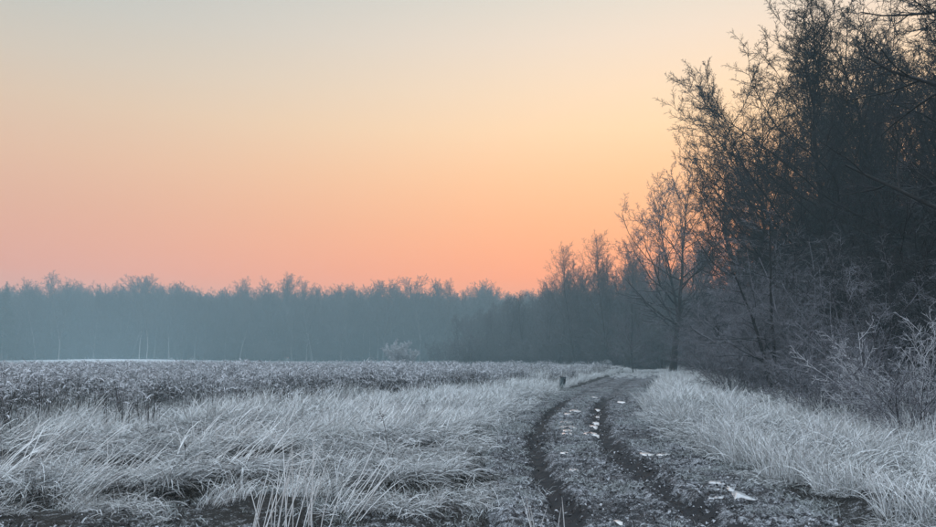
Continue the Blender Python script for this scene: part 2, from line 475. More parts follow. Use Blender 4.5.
# ------------------------------------------------------------------ scattering of uncountable ground cover
def scatter(name, protos, pts, rot, scl, idx_, label, cat):
    coll = bpy.data.collections.new(name + '_pieces')
    for k, me in enumerate(protos):
        coll.objects.link(bpy.data.objects.new('%s_piece_%02d' % (name, k), me))
    me = bpy.data.meshes.new(name)
    me.vertices.add(len(pts)); me.vertices.foreach_set('co', np.asarray(pts, np.float32).ravel())
    me.attributes.new('rot', 'FLOAT_VECTOR', 'POINT').data.foreach_set('vector', np.asarray(rot, np.float32).ravel())
    scl = np.asarray(scl, np.float32)
    if scl.ndim == 1: scl = np.stack([scl] * 3, 1)
    me.attributes.new('scl', 'FLOAT_VECTOR', 'POINT').data.foreach_set('vector', scl.ravel())
    me.attributes.new('pick', 'INT', 'POINT').data.foreach_set('value', np.asarray(idx_, np.int32))
    o = put(name, me, kind='stuff', label=label, category=cat)
    ng = bpy.data.node_groups.new(name + '_scatter', 'GeometryNodeTree')
    ng.interface.new_socket('Geometry', in_out='INPUT', socket_type='NodeSocketGeometry')
    ng.interface.new_socket('Geometry', in_out='OUTPUT', socket_type='NodeSocketGeometry')
    N, L = ng.nodes, ng.links
    gi, go = N.new('NodeGroupInput'), N.new('NodeGroupOutput')
    ci = N.new('GeometryNodeCollectionInfo'); ci.inputs['Collection'].default_value = coll; ci.inputs['Separate Children'].default_value = True
    ci.inputs['Reset Children'].default_value = True
    ip = N.new('GeometryNodeInstanceOnPoints'); ip.inputs['Pick Instance'].default_value = True
    def attr(nm, dt):
        a = N.new('GeometryNodeInputNamedAttribute'); a.data_type = dt; a.inputs['Name'].default_value = nm
        return a.outputs['Attribute']
    er = N.new('FunctionNodeEulerToRotation')
    L.new(attr('rot', 'FLOAT_VECTOR'), er.inputs[0])
    L.new(gi.outputs[0], ip.inputs['Points']); L.new(ci.outputs[0], ip.inputs['Instance'])
    L.new(attr('pick', 'INT'), ip.inputs['Instance Index'])
    L.new(er.outputs[0], ip.inputs['Rotation']); L.new(attr('scl', 'FLOAT_VECTOR'), ip.inputs['Scale'])
    L.new(ip.outputs[0], go.inputs[0])
    o.modifiers.new('scatter', 'NODES').node_group = ng
    return o

def blades(seed, n, radius, h, width, lean, lean_rand, bend, K=4, mat=None, name='blades', base_pow=0.5, droop=0.0, hpow=1.0, out=0.0, extra=None):
    """a patch of n tapering blades. lean: direction vector they are combed to; bend: how far the tips arch over"""
    rng = np.random.default_rng(seed)
    a = rng.random(n) * 2 * math.pi; rr = radius * rng.random(n) ** base_pow
    base = np.stack([np.cos(a) * rr, np.sin(a) * rr, np.full(n, -0.03)], 1)
    L = h[0] + (h[1] - h[0]) * rng.random(n) ** hpow
    d = np.stack([lean[0] + lean_rand * rng.normal(size=n) + out * np.cos(a) * rr / radius, lean[1] + lean_rand * rng.normal(size=n) + out * np.sin(a) * rr / radius, np.ones(n)], 1)
    d = unit(d)
    horiz = d.copy(); horiz[:, 2] = 0
    b = bend[0] + (bend[1] - bend[0]) * rng.random(n)
    P = np.zeros((n, K, 3)); P[:, 0] = base
    for k in range(1, K):
        P[:, k] = P[:, k - 1] + d * (L / (K - 1))[:, None]
        d = unit(d + b[:, None] * (unit(horiz) * 0.7 + np.array([0, 0, -0.6 - droop])) / (K - 1) * 2)
    sd = unit(np.cross(P[:, -1] - P[:, 0], rng.normal(size=(n, 3))))
    w = (width[0] + (width[1] - width[0]) * rng.random(n))[:, None] * np.array([0.8] + [1.0] * (K - 2) + [0.12])[None, :] * 0.5
    Lf, Rt = P - sd[:, None] * w[..., None], P + sd[:, None] * w[..., None]
    V = np.stack([Lf, Rt], 2).reshape(-1, 3)
    i = np.arange(n * K * 2).reshape(n, K, 2)
    q = np.stack([i[:, :-1, 0], i[:, :-1, 1], i[:, 1:, 1], i[:, 1:, 0]], -1).reshape(-1, 4)
    rnd = np.repeat(rng.random(n), K - 1)
    return V, q, rnd, P

def blade_mesh(name, mat, *args, **kw):
    V, q, rnd, P = blades(*args, **kw)
    return mesh_np(name, V, q, [mat], False, face_attr={'rnd': rnd})

def in_view(x, y, margin=2.5):
    return np.abs(x) < 0.66 * y + margin

def spots(x0, x1, y0, y1, density, rng):
    n = int((x1 - x0) * (y1 - y0) * density)
    x, y = x0 + (x1 - x0) * rng.random(n), y0 + (y1 - y0) * rng.random(n)
    k = in_view(x, y)
    return x[k], y[k]

def lay(name, protos, x, y, scl, label, cat, tilt=0.08, zoff=0.0, rng=RNG, spin=2 * math.pi, spin0=0.0):
    n = len(x)
    rot = np.stack([tilt * rng.normal(size=n), tilt * rng.normal(size=n), spin0 + spin * (rng.random(n) - 0.5)], 1)
    pts = np.stack([x, y, surface(x, y) + zoff], 1)
    return scatter(name, protos, pts, rot, scl, rng.integers(0, len(protos), n), label, cat)

rng = np.random.default_rng(101)
def reed_line(y): return np.interp(y, [0], [0])

# where the tall brown reeds begin, metres from the camera, by sideways angle of view
def reed_front(x, y):
    ang = x / np.maximum(y, 1)
    return np.interp(ang, [-0.8, -0.64, -0.45, -0.25, -0.1, 0.05, 0.10], [16, 17, 21, 26, 31, 37, 200])

# bare dark hollows between the tussocks: (photo pixel of the middle, half width and half depth in metres)
HOLLOWS = [(*ground_at(px, py), rx, ry) for px, py, rx, ry in
           ((168, 512, 0.75, 0.55), (60, 516, 0.7, 0.35), (405, 508, 0.50, 0.55), (452, 490, 0.36, 0.55), (245, 504, 0.42, 0.45), (262, 472, 0.35, 0.5), (120, 480, 0.35, 0.4),
            (20, 470, 0.5, 0.5), (190, 450, 0.3, 0.5), (330, 515, 0.35, 0.35), (345, 452, 0.4, 0.6), (40, 432, 0.5, 0.7), (285, 440, 0.4, 0.6), (762, 474, 0.40, 0.40), (725, 462, 0.28, 0.4),
            (850, 508, 0.55, 0.40), (890, 484, 0.35, 0.45), (800, 505, 0.4, 0.35), (830, 475, 0.25, 0.35))]
def hollow(x, y):
    m = np.zeros(len(x))
    for hx, hy, rx, ry in HOLLOWS:
        d = np.sqrt(((x - hx) / rx) ** 2 + ((y - hy) / ry) ** 2) + 0.5 * (fbm(x * 2.2, y * 2.2, 2, 91) - 0.5)
        m = np.maximum(m, 1 - sstep(d, 0.75, 1.1))
    front = (1 - sstep(y + 2.6 * (fbm(x * 1.1, y * 1.1, 3, 92) - 0.5), 7.5, 8.3)) * (track_t(x, y) < -1.5)
    return np.maximum(m, front)

# matted frosted undergrass, everywhere off the track in the near meadow
P_MAT = [blade_mesh('mat%d' % k, M_MAT, 200 + k, 330, 0.45, (0.14, 0.50), (0.004, 0.008), (0.35, 0.1), 0.75, (0.6, 2.2), base_pow=0.6, K=5) for k in range(4)]
x, y = spots(-24, 20, 5.5, 34, 5.5, rng)
t = track_t(x, y)
dens = fbm(x * 0.7, y * 0.7, 2, 77)
k = ((t < -1.75) | (t > 2.35)) & (dens > np.where((y < 13) & (t < 0), 0.40, 0.33)) & (y < reed_front(x, y) + 4) & (rng.random(len(x)) > 0.93 * hollow(x, y))
x, y = x[k], y[k]
lay('frosted_matted_grass', P_MAT, x, y, (0.65 + 0.7 * fbm(x * 0.6, y * 0.6, 2, 5)) * (0.8 + 0.2 * sstep(y, 9, 15)) * (1 - 0.65 * hollow(x, y)), 'matted frosty grass covering the meadow between the taller blades', 'grass', 0.12)

# pale upright grass of the middle meadow
P_PALE = [blade_mesh('pale%d' % k, M_PALE, 300 + k, 120, 0.45, (0.25, 0.85), (0.005, 0.010), (0.25, 0.05), 0.34, (0.1, 1.1), base_pow=0.6, K=5) for k in range(5)]
P_PALE += [blade_mesh('pale%d' % k, M_PALE, 300 + k, 80, 0.45, (0.25, 0.9), (0.010, 0.018), (0.22, 0.05), 0.30, (0.1, 0.9), base_pow=0.6) for k in range(5, 9)]
x, y = spots(-26, 30, 6.5, 90, 4.5, rng)
t = track_t(x, y)
dens = fbm(x * 0.45, y * 0.45, 3, 177)
thr = np.where(t < 0, 0.37 + 0.26 * (1 - sstep(y, 10, 15)) * (1 - sstep(x, -1.6, 0.4) * sstep(y, 9.5, 11)) + 0.25 * sstep(y, reed_front(x, y) - 5, reed_front(x, y)) * (1 - sstep(x / y, -0.10, 0.03)), 0.45) + 2 * (hollow(x, y) > 0.35)
k = ((t < -2.1) | ((t > 2.6) & (t < 6.5 + sstep(y, 40, 60) * 4)) | ((y > 52) & (rng.random(len(x)) < 0.8 * sstep(y, 52, 70)))) & (dens > thr) & (y < reed_front(x, y) + 3 + 60 * sstep(x / y, -0.10, 0.05))
x, y, t = x[k], y[k], t[k]
sc_ = (0.22 + 1.1 * fbm(x * 1.0, y * 1.0, 3, 8) + 0.25 * rng.random(len(x)) ** 2) * np.where(t < 0, (0.6 + 0.4 * sstep(-t, 2.2, 4.0)) * (0.6 + 0.4 * sstep(y, 10, 16)), 0.75 + 0.25 * sstep(t, 2.6, 3.6))
sc_ = sc_ * np.where((t > -2.1) & (t < 2.6), 0.5, 1.0)
sc_ = np.clip(sc_, 0.2, 1.1)
n_ = len(x)
pick = np.where(y + 3 * rng.normal(size=n_) > 19, rng.integers(5, 9, n_), rng.integers(0, 5, n_))
scatter('pale_meadow_grass', P_PALE, np.stack([x, y, surface(x, y)], 1), np.stack([0.10 * rng.normal(size=n_), 0.10 * rng.normal(size=n_), 3.6 * (rng.random(n_) - 0.5)], 1), sc_, pick,
        'pale frosted upright grass filling the meadow and right verge', 'grass')

# long blades combed over to the right in the foreground
P_LONG = [blade_mesh('long%d' % k, M_LONG, 400 + k, 20, 0.45, (0.5, 1.05), (0.008, 0.013), (0.75, 0.25), 0.35, (0.0, 0.9), K=5) for k in range(5)]
x, y = spots(-14, 1, 7.5, 20, 2.0, rng)
t = track_t(x, y)
k = (t < -2.6) & (fbm(x * 0.9, y * 0.9, 2, 277) > 0.56) & (hollow(x, y) < 0.4)
x, y = x[k], y[k]
lay('leaning_long_grass', P_LONG, x, y, 0.7 + 0.35 * rng.random(len(x)), 'long frosted blades leaning to the right in the left foreground', 'grass', 0.1, spin=1.4)

# brown reeds with nodding tips
def reed_proto(seed, n, radius):
    r = np.random.default_rng(seed)
    V1, q1, r1, P = blades(seed, n, radius, (0.55, 1.30), (0.010, 0.018), (0.04, 0.0), 0.11, (0.0, 0.18), base_pow=0.5)
    tip = P[:, -1]
    m = 3
    st = np.repeat(tip, m, 0); a = r.normal(0.3, 1.3, len(st))
    d = unit(np.stack([np.cos(a), np.sin(a), 0.6 + 1.6 * r.random(len(st))], 1))
    K = 4; Q = np.zeros((len(st), K, 3)); Q[:, 0] = st - np.array([0, 0, 0.05]) * r.random((len(st), 1))
    L = 0.08 + 0.18 * r.random(len(st))
    for kk in range(1, K):
        Q[:, kk] = Q[:, kk - 1] + d * (L / (K - 1))[:, None]; d = unit(d + np.array([0, 0, -0.55]))
    leaf_st = P[::2, 2]
    a2 = r.random(len(leaf_st)) * 6.28; d2 = unit(np.stack([np.cos(a2), np.sin(a2), 1.2 * r.random(len(leaf_st))], 1))
    Q2 = np.zeros((len(leaf_st), K, 3)); Q2[:, 0] = leaf_st
    L2 = 0.2 + 0.25 * r.random(len(leaf_st))
    for kk in range(1, K):
        Q2[:, kk] = Q2[:, kk - 1] + d2 * (L2 / (K - 1))[:, None]; d2 = unit(d2 + np.array([0, 0, -0.5]))
    Q = np.concatenate([Q, Q2])
    sd = unit(np.cross(Q[:, -1] - Q[:, 0], r.normal(size=(len(Q), 3))))
    w = 0.007 * np.array([0.7, 1.2, 1.0, 0.2])[None, :, None]
    V2 = np.stack([Q - sd[:, None] * w, Q + sd[:, None] * w], 2).reshape(-1, 3)
    i = np.arange(len(Q) * K * 2).reshape(len(Q), K, 2)
    q2 = np.stack([i[:, :-1, 0], i[:, :-1, 1], i[:, 1:, 1], i[:, 1:, 0]], -1).reshape(-1, 4)
    return mesh_np('reeds', np.concatenate([V1, V2]), np.concatenate([q1, q2 + len(V1)]), [M_REED], False,
                   face_attr={'rnd': np.concatenate([r1 * 0.5, np.repeat(np.concatenate([0.5 + 0.6 * r.random(len(st)), 0.6 * r.random(len(Q2))]), K - 1)])})
P_REED = [reed_proto(500 + k, 34, 0.55) for k in range(5)]
x, y = spots(-52, 14, 12, 76, 3.2, rng)
front = reed_front(x, y)
k = ((y > front + 9 * (fbm(x * 0.35, y * 0.35, 3, 9) - 0.5)) | ((y > front - 6) & (rng.random(len(x)) < 0.12)) | ((x / y > 0.03) & (y > 42) & (rng.random(len(x)) < 0.8))) & (track_t(x, y) < -2.6) & (rng.random(len(x)) < np.where(y > 45, 0.6, 1.0) * (1 - 0.6 * sstep(x / y, -0.05, 0.09)))
x, y = x[k], y[k]
lay('brown_reeds', P_REED, x, y, (0.50 + 0.62 * fbm(x * 0.5, y * 0.5, 3, 19) + 0.28 * rng.random(len(x)) ** 2) * (1 - 0.15 * sstep(y, 30, 60)), 'dense bed of brown frosted reeds stretching across the meadow behind the pale grass', 'reeds', 0.05)

# short turf on the verges and between the ruts
P_SHORT = [blade_mesh('short%d' % k, M_SHORT, 600 + k, 60, 0.16, (0.03, 0.10), (0.004, 0.008), (0.1, 0.0), 0.9, (0.2, 1.2), K=3) for k in range(4)]
x, y = spots(-9, 18, 5.5, 40, 26, rng)
t = track_t(x, y)
n1 = fbm(x * 1.6, y * 1.6, 3, 377)
k = ((t > -2.6) & (t < -0.98) & (n1 > 0.40)) | ((np.abs(t) < 0.42) & (n1 > 0.52)) | ((t > 1.2) & (t < 3.0) & (n1 > 0.50)) | ((t <= -2.6) & (y < 9.5) & (n1 > 0.46) & (hollow(x, y) > 0.5))
k &= rng.random(len(x)) < np.where(y > 20, 0.55, 1)
x, y = x[k], y[k]
lay('short_frosted_turf', P_SHORT, x, y, 0.7 + 0.8 * rng.random(len(x)), 'short frosted turf on the verges and middle of the track', 'grass', 0.15, zoff=0.015)

# frozen clods and fallen leaves on the track
def clod_proto(seed):
    import bmesh
    bm = bmesh.new(); bmesh.ops.create_icosphere(bm, subdivisions=2, radius=0.05)
    r = np.random.default_rng(seed)
    for v in bm.verts:
        c = np.array(v.co) * 40
        f = 0.6 + 0.9 * vnoise(np.array([c[0] + seed]), np.array([c[1] + c[2] * 1.7]), seed)[0]
        v.co *= f; v.co.z *= 0.6
    me = bpy.data.meshes.new('clod'); bm.to_mesh(me); bm.free(); me.materials.append(M_TRACK)
    return me
def leaf_proto(seed):
    r = np.random.default_rng(seed)
    u = np.array([-1, -0.45, 0.1, 0.6, 1.0]); w = np.array([0.05, 0.8, 1.0, 0.65, 0.05]) * 0.5
    curl = 0.25 + 0.5 * r.random()
    V = []
    for a, b_ in zip(u, w):
        for s in (-1, 0, 1):
            V.append((a * 0.045, s * b_ * 0.05, 0.012 + curl * 0.03 * (s * s) * b_ * 2 + 0.012 * math.sin(a * 2.5 + seed)))
    q = [(i * 3 + j, i * 3 + j + 1, i * 3 + j + 4, i * 3 + j + 3) for i in range(4) for j in range(2)]
    return mesh_np('leaf', np.array(V), np.array(q), [M_LEAF], False, face_attr={'rnd': np.full(len(q), r.random())})
M_LEAF = mat_blade('frosted_dead_leaf', (0.035, 0.03, 0.03), (0.60, 0.63, 0.68), -0.55, 0.8)
P_CLOD = [clod_proto(k) for k in range(1, 6)]
P_LEAF = [leaf_proto(k) for k in range(6)]
x, y = spots(-1, 16, 5.5, 32, 60, rng)
t = track_t(x, y); n1 = fbm(x * 2, y * 2, 2, 477)
k = (t > -1.6) & (t < 2.2) & (n1 > 0.42) & (rng.random(len(x)) < np.where(y > 16, 0.4, 1)) & (np.abs(np.abs(t) - 0.75) > 0.13)
x, y = x[k], y[k]
lay('frozen_mud_clods', P_CLOD, x, y, 0.25 + 0.8 * rng.random(len(x)) ** 2, 'frozen clods of mud strewn over the track', 'mud', 0.5)
x, y = spots(-9, 16, 5.5, 26, 110, rng)
t = track_t(x, y); n1 = fbm(x * 1.2, y * 1.2, 2, 577)
k = (((t > -2.4) & (t < 3.2)) | ((t <= -2.4) & (y < 10) & (hollow(x, y) > 0.5))) & (n1 > 0.40) & (rng.random(len(x)) < np.where(y > 14, 0.5, 1))
x, y = x[k], y[k]
lay('fallen_leaves', P_LEAF, x, y, 0.22 + 0.55 * rng.random(len(x)) ** 1.6, 'curled frosted leaves fallen on the track', 'leaves', 0.45, zoff=0.01)

# ------------------------------------------------------------------ puddles and ice
def mat_ice(name, col, rough, bump):
    m, n, l, b = material(name, rough, 0.5)
    l.new(nmix(n, l, nrange(n, l, nnoise(n, l, 14.0, 4, 0.7), 0.58, 0.78), col, (0.14, 0.14, 0.15)), b.inputs['Base Color'])
    b.inputs['IOR'].default_value = 1.33
    bp = n.new('ShaderNodeBump'); bp.inputs['Strength'].default_value = bump; bp.inputs['Distance'].default_value = 0.01
    l.new(nnoise(n, l, 9.0, 3), bp.inputs['Height']); l.new(bp.outputs[0], b.inputs['Normal'])
    return m
M_WATER = mat_ice('frozen_puddle_water', (0.84, 0.85, 0.86), 0.06, 0.10)  # near-white base put in to strengthen the glint of reflected sky
M_ICE = mat_ice('white_ice', (0.60, 0.63, 0.66), 0.12, 0.25)

def puddle(px, py, wpx, aspect=0.30, seed=0, label=''):
    X, Y = ground_at(px, py)
    r = np.random.default_rng(900 + seed)
    a = np.arange(18) * 2 * math.pi / 18
    half = wpx / FPX * Y * 0.80
    rad = half * (0.5 + 0.9 * r.random(18)); rad = (2 * rad + np.roll(rad, 1) + np.roll(rad, -1)) / 4
    ax, ay = np.cos(a) * rad, np.sin(a) * rad * aspect * 4
    zs = surface(X + ax, Y + ay)
    z = float(np.percentile(zs, 62)) + 0.012
    V = np.stack([ax, ay, ay * 0.15], 1)           # cat ice, tilted towards the near edge to mirror the brighter sky
    V2 = V * np.array([1.02, 1.02, 1]) - np.array([0, 0, 0.06])
    i = np.arange(18); j = (i + 1) % 18
    me = mesh_np('puddle', np.vstack([V, V2]), [np.stack([i + 18, j + 18, j, i], 1), i[None, :]], [M_WATER])
    put('puddle', me, None, (X, Y, z), kind='structure', label=label)

PUD = [(591, 435, 11, 'lowest puddle in the dark right hand rut'), (592, 427, 6, 'second puddle up the dark right hand rut'),
       (594, 421, 6, 'middle puddle in the dark right hand rut'), (596, 414, 5, 'small puddle high in the dark right hand rut'),
       (596, 408, 5, 'topmost puddle in the dark right hand rut'),
       (566, 423, 7, 'rounded bright puddle at the top of the left cluster'), (568, 428, 10, 'widest bright puddle of the left cluster'),
       (568, 432, 7, 'small bright puddle under the widest one of the left cluster'), (567, 435.5, 6, 'lowest small puddle of the left cluster'),
       (575, 411.5, 7, 'thin puddle sliver above and right of the left cluster'), (570, 415, 6, 'thin puddle sliver just above the left cluster'),
       (593, 398, 5, 'tiny distant puddle in the middle of the bend'), (622, 402.5, 6, 'tiny distant puddle near the right edge of the track'),
       (646, 455, 10, 'thin puddle left of its pair on the right half of the track'), (665, 456, 9, 'thin puddle right of its pair beside the right verge'),
       (616, 521, 8, 'puddle at the bottom edge between the ruts'), (574, 471, 5, 'tiny puddle between the ruts in the middle distance'),
       (565, 455, 5, 'tiny puddle beside the left rut')]
for q, (px, py, w, lb) in enumerate(PUD): puddle(px, py, w, 0.22 if py < 440 else 0.14, q, lb + ' of the track' if 'track' not in lb else lb)

def ice(pix, lift, label):
    pts = np.array([ground_at(*p) for p in pix]); c = pts.mean(0)
    rj = np.random.default_rng(int(pix[0][0] * 10)); f = np.array([0, 0.25, 0.5, 0.75])   # broken, uneven edges
    pts = np.concatenate([a + (b - a) * f[:, None] + rj.normal(size=(4, 2)) * np.array([0, 1, 1, 1])[:, None] * 0.16 * np.linalg.norm(b - a) / 4 for a, b in zip(pts, np.roll(pts, -1, 0))])
    lift = np.concatenate([(a + (b - a) * f) * 0.6 for a, b in zip(lift, np.roll(lift, -1))])
    n = len(pts)
    z0 = float(np.percentile(surface(pts[:, 0], pts[:, 1]), 60)) - 0.004
    top = np.array([[p[0] - c[0], p[1] - c[1], 0.015 + h] for p, h in zip(pts, lift)])
    V = np.vstack([top, top - np.array([0, 0, 0.014])])
    i = np.arange(n); j = (i + 1) % n
    me = mesh_np('ice_plate', V, [np.stack([i + n, j + n, j, i], 1), i[None, :], (i + n)[None, ::-1]], [M_ICE])
    put('ice_plate', me, None, (c[0], c[1], z0), label=label, category='ice', group='broken ice plates on the track')
ice([(735, 499), (733.5, 496), (731.5, 492.5), (736, 491.6), (745, 495), (757, 500.4), (748, 498.5), (741, 496.5)], [0.0, 0.005, 0.03, 0.04, 0.04, 0.02, 0.0, 0.0], 'largest white triangular ice plate lying beside the right verge')
ice([(730, 491), (726, 488), (727, 486.6), (731, 488), (735, 490.2), (734, 491.2)], [0, 0.01, 0.03, 0.03, 0.03, 0.0], 'small pointed ice plate just above the largest one')
ice([(709, 483), (709.5, 481.6), (721, 482), (726, 485.4), (722, 484)], [0, 0.02, 0.02, 0.02, 0], 'long thin ice sliver at the upper left of the broken ice')
ice([(707, 499.3), (709, 497.8), (712, 498.2), (716, 497.6), (724, 497.2), (723, 498.3), (715, 498.9), (711, 499.2)], [0, 0.02, 0.01, 0.02, 0.02, 0, 0, 0], 'ragged low ice plate left of the largest one')

# ------------------------------------------------------------------ single tussocks and clumps
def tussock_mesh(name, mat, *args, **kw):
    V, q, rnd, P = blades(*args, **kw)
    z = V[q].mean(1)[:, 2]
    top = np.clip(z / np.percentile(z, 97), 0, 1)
    return mesh_np(name, V, q, [mat], False, face_attr={'rnd': 0.45 * rnd + 0.75 * sstep(top, 0.45, 1.0)})  # blades also paler towards the tussock top, darker down the flanks

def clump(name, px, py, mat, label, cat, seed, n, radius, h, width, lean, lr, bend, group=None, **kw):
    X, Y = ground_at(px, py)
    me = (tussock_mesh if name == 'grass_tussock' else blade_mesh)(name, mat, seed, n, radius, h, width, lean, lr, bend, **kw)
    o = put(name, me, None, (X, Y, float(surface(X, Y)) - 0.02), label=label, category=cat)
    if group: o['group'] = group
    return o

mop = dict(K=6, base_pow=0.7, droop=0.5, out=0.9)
DARK = [(402, 494, 0.40, 'large dark drooping tussock at the bottom centre, left of its neighbour'),
        (450, 484, 0.32, 'smaller dark tussock right of the large one at the bottom centre'),
        (245, 494, 0.36, 'dark tussock left of the tall upright stems'),
        (168, 498, 0.50, 'wide mop shaped tussock overhanging a dark hollow at the bottom left'),
        (118, 470, 0.34, 'tussock behind the fan of long leaning blades'),
        (35, 502, 0.42, 'tussock in the bottom left corner'),
        (262, 463, 0.26, 'small dark tussock behind the tall upright stems'),
        (488, 493, 0.2, 'low tuft beside the left rut')]
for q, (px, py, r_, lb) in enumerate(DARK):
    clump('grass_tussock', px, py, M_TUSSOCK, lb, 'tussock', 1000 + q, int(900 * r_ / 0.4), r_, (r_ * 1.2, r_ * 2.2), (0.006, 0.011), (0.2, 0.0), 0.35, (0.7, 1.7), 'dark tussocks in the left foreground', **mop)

RIGHT = [(657, 412, 0.95, 'pale grass clump nearest the bend on the right verge'), (684, 424, 0.85, 'pale grass clump on the right verge just below the one at the bend'),
         (700, 402, 0.85, 'pale grass clump at the back of the verge left of the twin stemmed sapling'), (722, 452, 0.85, 'pale grass clump at the track edge with a dark hollow below'),
         (752, 464, 0.80, 'tall pale clump leaning over the hollow in the middle of the right verge'), (738, 425, 0.85, 'pale grass clump in front of the twin stemmed sapling'),
         (792, 482, 0.80, 'pale clump at the right edge of the track above the ice'), (785, 436, 0.85, 'pale clump between sapling and rimed bush'),
         (835, 462, 0.80, 'pale clump in the middle of the right verge below the dark wood'), (850, 497, 0.6, 'low ragged clump near the lower right corner'),
         (885, 470, 0.7, 'pale clump standing in front of the rimed bush'), (924, 462, 0.85, 'tall stiff clump at the right picture edge'),
         (918, 522, 0.6, 'bushy clump in the bottom right corner')]
for q, (px, py, hh, lb) in enumerate(RIGHT):
    clump('grass_clump', px, py, M_PALE, lb, 'grass clump', 1100 + q, 420, 0.42, (hh * 0.30, hh * 1.0), (0.004, 0.008), (-0.03, -0.05), 0.20, (0.0, 0.8), 'pale clumps along the right verge', K=5, out=0.18)

def stems(px, py, label, seed, n, radius, h, lean, lr, bend, mat=M_LONG, w=(0.009, 0.013), group='tall stems in the foreground'):
    X, Y = ground_at(px, py)
    e = put('tall_grass', None, None, (X, Y, float(surface(X, Y)) - 0.02), label=label, category='grass stems', group=group)
    V, q, rnd, P = blades(seed, n, radius, h, w, lean, lr, bend, K=5)
    for k in range(n):
        wv = np.interp(np.linspace(0, 1, 5), [0, 0.8, 1], [0.0050, 0.0042, 0.0012])
        v, f = tubes(P[k:k + 1], wv[None, :], 4)
        put('stem', mesh_np('stem', v, f, [mat], True, face_attr={'rnd': np.full(len(f), rnd[k])}), e)
stems(290, 540, 'clump of tall pale upright stems at the bottom edge left of centre', 1201, 26, 0.40, (0.45, 1.15), (0.10, 0.05), 0.12, (0, 0.15))
stems(335, 525, 'few stems leaning right beside the upright bottom edge clump', 1202, 12, 0.35, (0.6, 0.95), (0.65, 0.1), 0.15, (0, 0.2))
stems(545, 545, 'thin stems poking up at the bottom edge beside the left rut', 1203, 6, 0.22, (0.35, 0.62), (-0.05, 0), 0.18, (0, 0.2))
stems(78, 502, 'fan of long bright blades leaning right in the left foreground', 1204, 46, 0.42, (0.7, 1.25), (0.75, 0.2), 0.28, (0, 0.45))
stems(222, 480, 'long bright blades leaning right behind the mop shaped tussock', 1205, 34, 0.5, (0.7, 1.1), (0.75, 0.2), 0.25, (0, 0.4))
stems(905, 455, 'stiff pale stems in front of the rimed bush at the right edge', 1206, 16, 0.6, (0.6, 1.0), (0.0, 0), 0.18, (0, 0.3))
stems(800, 432, 'row of stiff stems with bent tips right of the twin stemmed sapling', 1207, 16, 0.9, (0.8, 1.2), (0.0, 0), 0.16, (0, 0.3))

def weed(px, py, H, seed, label, heads=9):
    X, Y = ground_at(px, py); r = np.random.default_rng(seed)
    e = put('dead_weed', None, None, (X, Y, float(surface(X, Y))), label=label, category='weed', group='dead weeds in the meadow')
    S, SR = grow(np.zeros((1, 3)), np.array([[-0.12, 0, 1.0]]), np.array([H]), np.array([0.006]), 7, 0.12, 0, r, 0.5)
    put('stalk', tube_mesh('stalk', [(S, SR, 5)], M_WEED), e)
    s, d, L, rr, _ = sprout(S, SR, heads, 0.82, 1.0, 40, 90, 0.06, 0.12, 0.8, r)
    A, AR = grow(s, d, L, rr, 4, 0.2, 0, r, 0.6)
    s2, d2, L2, r2, pp = sprout(A, AR, 5, 0.4, 1.0, 30, 80, 0.35, 0.6, 2.2, r)
    B, BR = grow(s2, d2, L2, r2, 3, 0.25, -0.1, r, 0.4)
    for i in range(len(A)): put('seed_head', tube_mesh('seed_head', [(A[i:i + 1], AR[i:i + 1], 4), (B[pp == i], BR[pp == i], 4)], M_WEED), e)
weed(391, 470, 0.85, 31, 'dark withered weed with a drooping seed head behind the large dark tussock')
weed(212, 432, 0.85, 32, 'thin dark bare weed stalk standing in the middle of the left meadow', 5)
weed(186, 468, 0.35, 33, 'short dark crumpled weed among the leaning blades at the left', 8)

# short marker post by the bend
X, Y = ground_at(562, 388)
e = put('marker_post', None, None, (X, Y, float(height(X, Y)) - 0.05), 0.3, 1.0, label='short dark teal post half hidden in grass beside the bend of the track', category='post')
mp, n_, l_, b_ = material('weathered_teal_paint', 0.7, 0.3)
l_.new(nmix(n_, l_, nrange(n_, l_, nnoise(n_, l_, 9.0, 4), 0.4, 0.65), (0.04, 0.07, 0.08), (0.22, 0.28, 0.30)), b_.inputs['Base Color'])
md, n_, l_, b_ = material('dark_post_cap', 0.6, 0.3)
l_.new(nmix(n_, l_, nnoise(n_, l_, 14.0, 3), (0.008, 0.010, 0.014), (0.03, 0.035, 0.04)), b_.inputs['Base Color'])
def chamfer_box(w, d, h, z, c):
    import bmesh
    bm = bmesh.new(); bmesh.ops.create_cube(bm, size=1)
    for v in bm.verts: v.co = (v.co.x * w, v.co.y * d, v.co.z * h + z + h / 2)
    bmesh.ops.bevel(bm, geom=bm.edges[:], offset=c, segments=2, affect='EDGES')
    return bm
def bm_mesh(bm, mat):
    me = bpy.data.meshes.new('box'); bm.to_mesh(me); bm.free(); me.materials.append(mat); return me
M_CAP = mat_twig('frosted_post_cap', (0.03, 0.04, 0.05), (0.6, 0.63, 0.66), 0.0, 0.6)
e.rotation_euler = (0.05, 0.09, 0.3)
put('shaft', bm_mesh(chamfer_box(0.26, 0.24, 0.58, 0, 0.02), mp), e)
put('cap', bm_mesh(chamfer_box(0.28, 0.26, 0.06, 0.582, 0.02), M_CAP), e)
put('front_panel', bm_mesh(chamfer_box(0.13, 0.02, 0.26, 0.28, 0.006), md), e, (0.05, -0.132, 0))

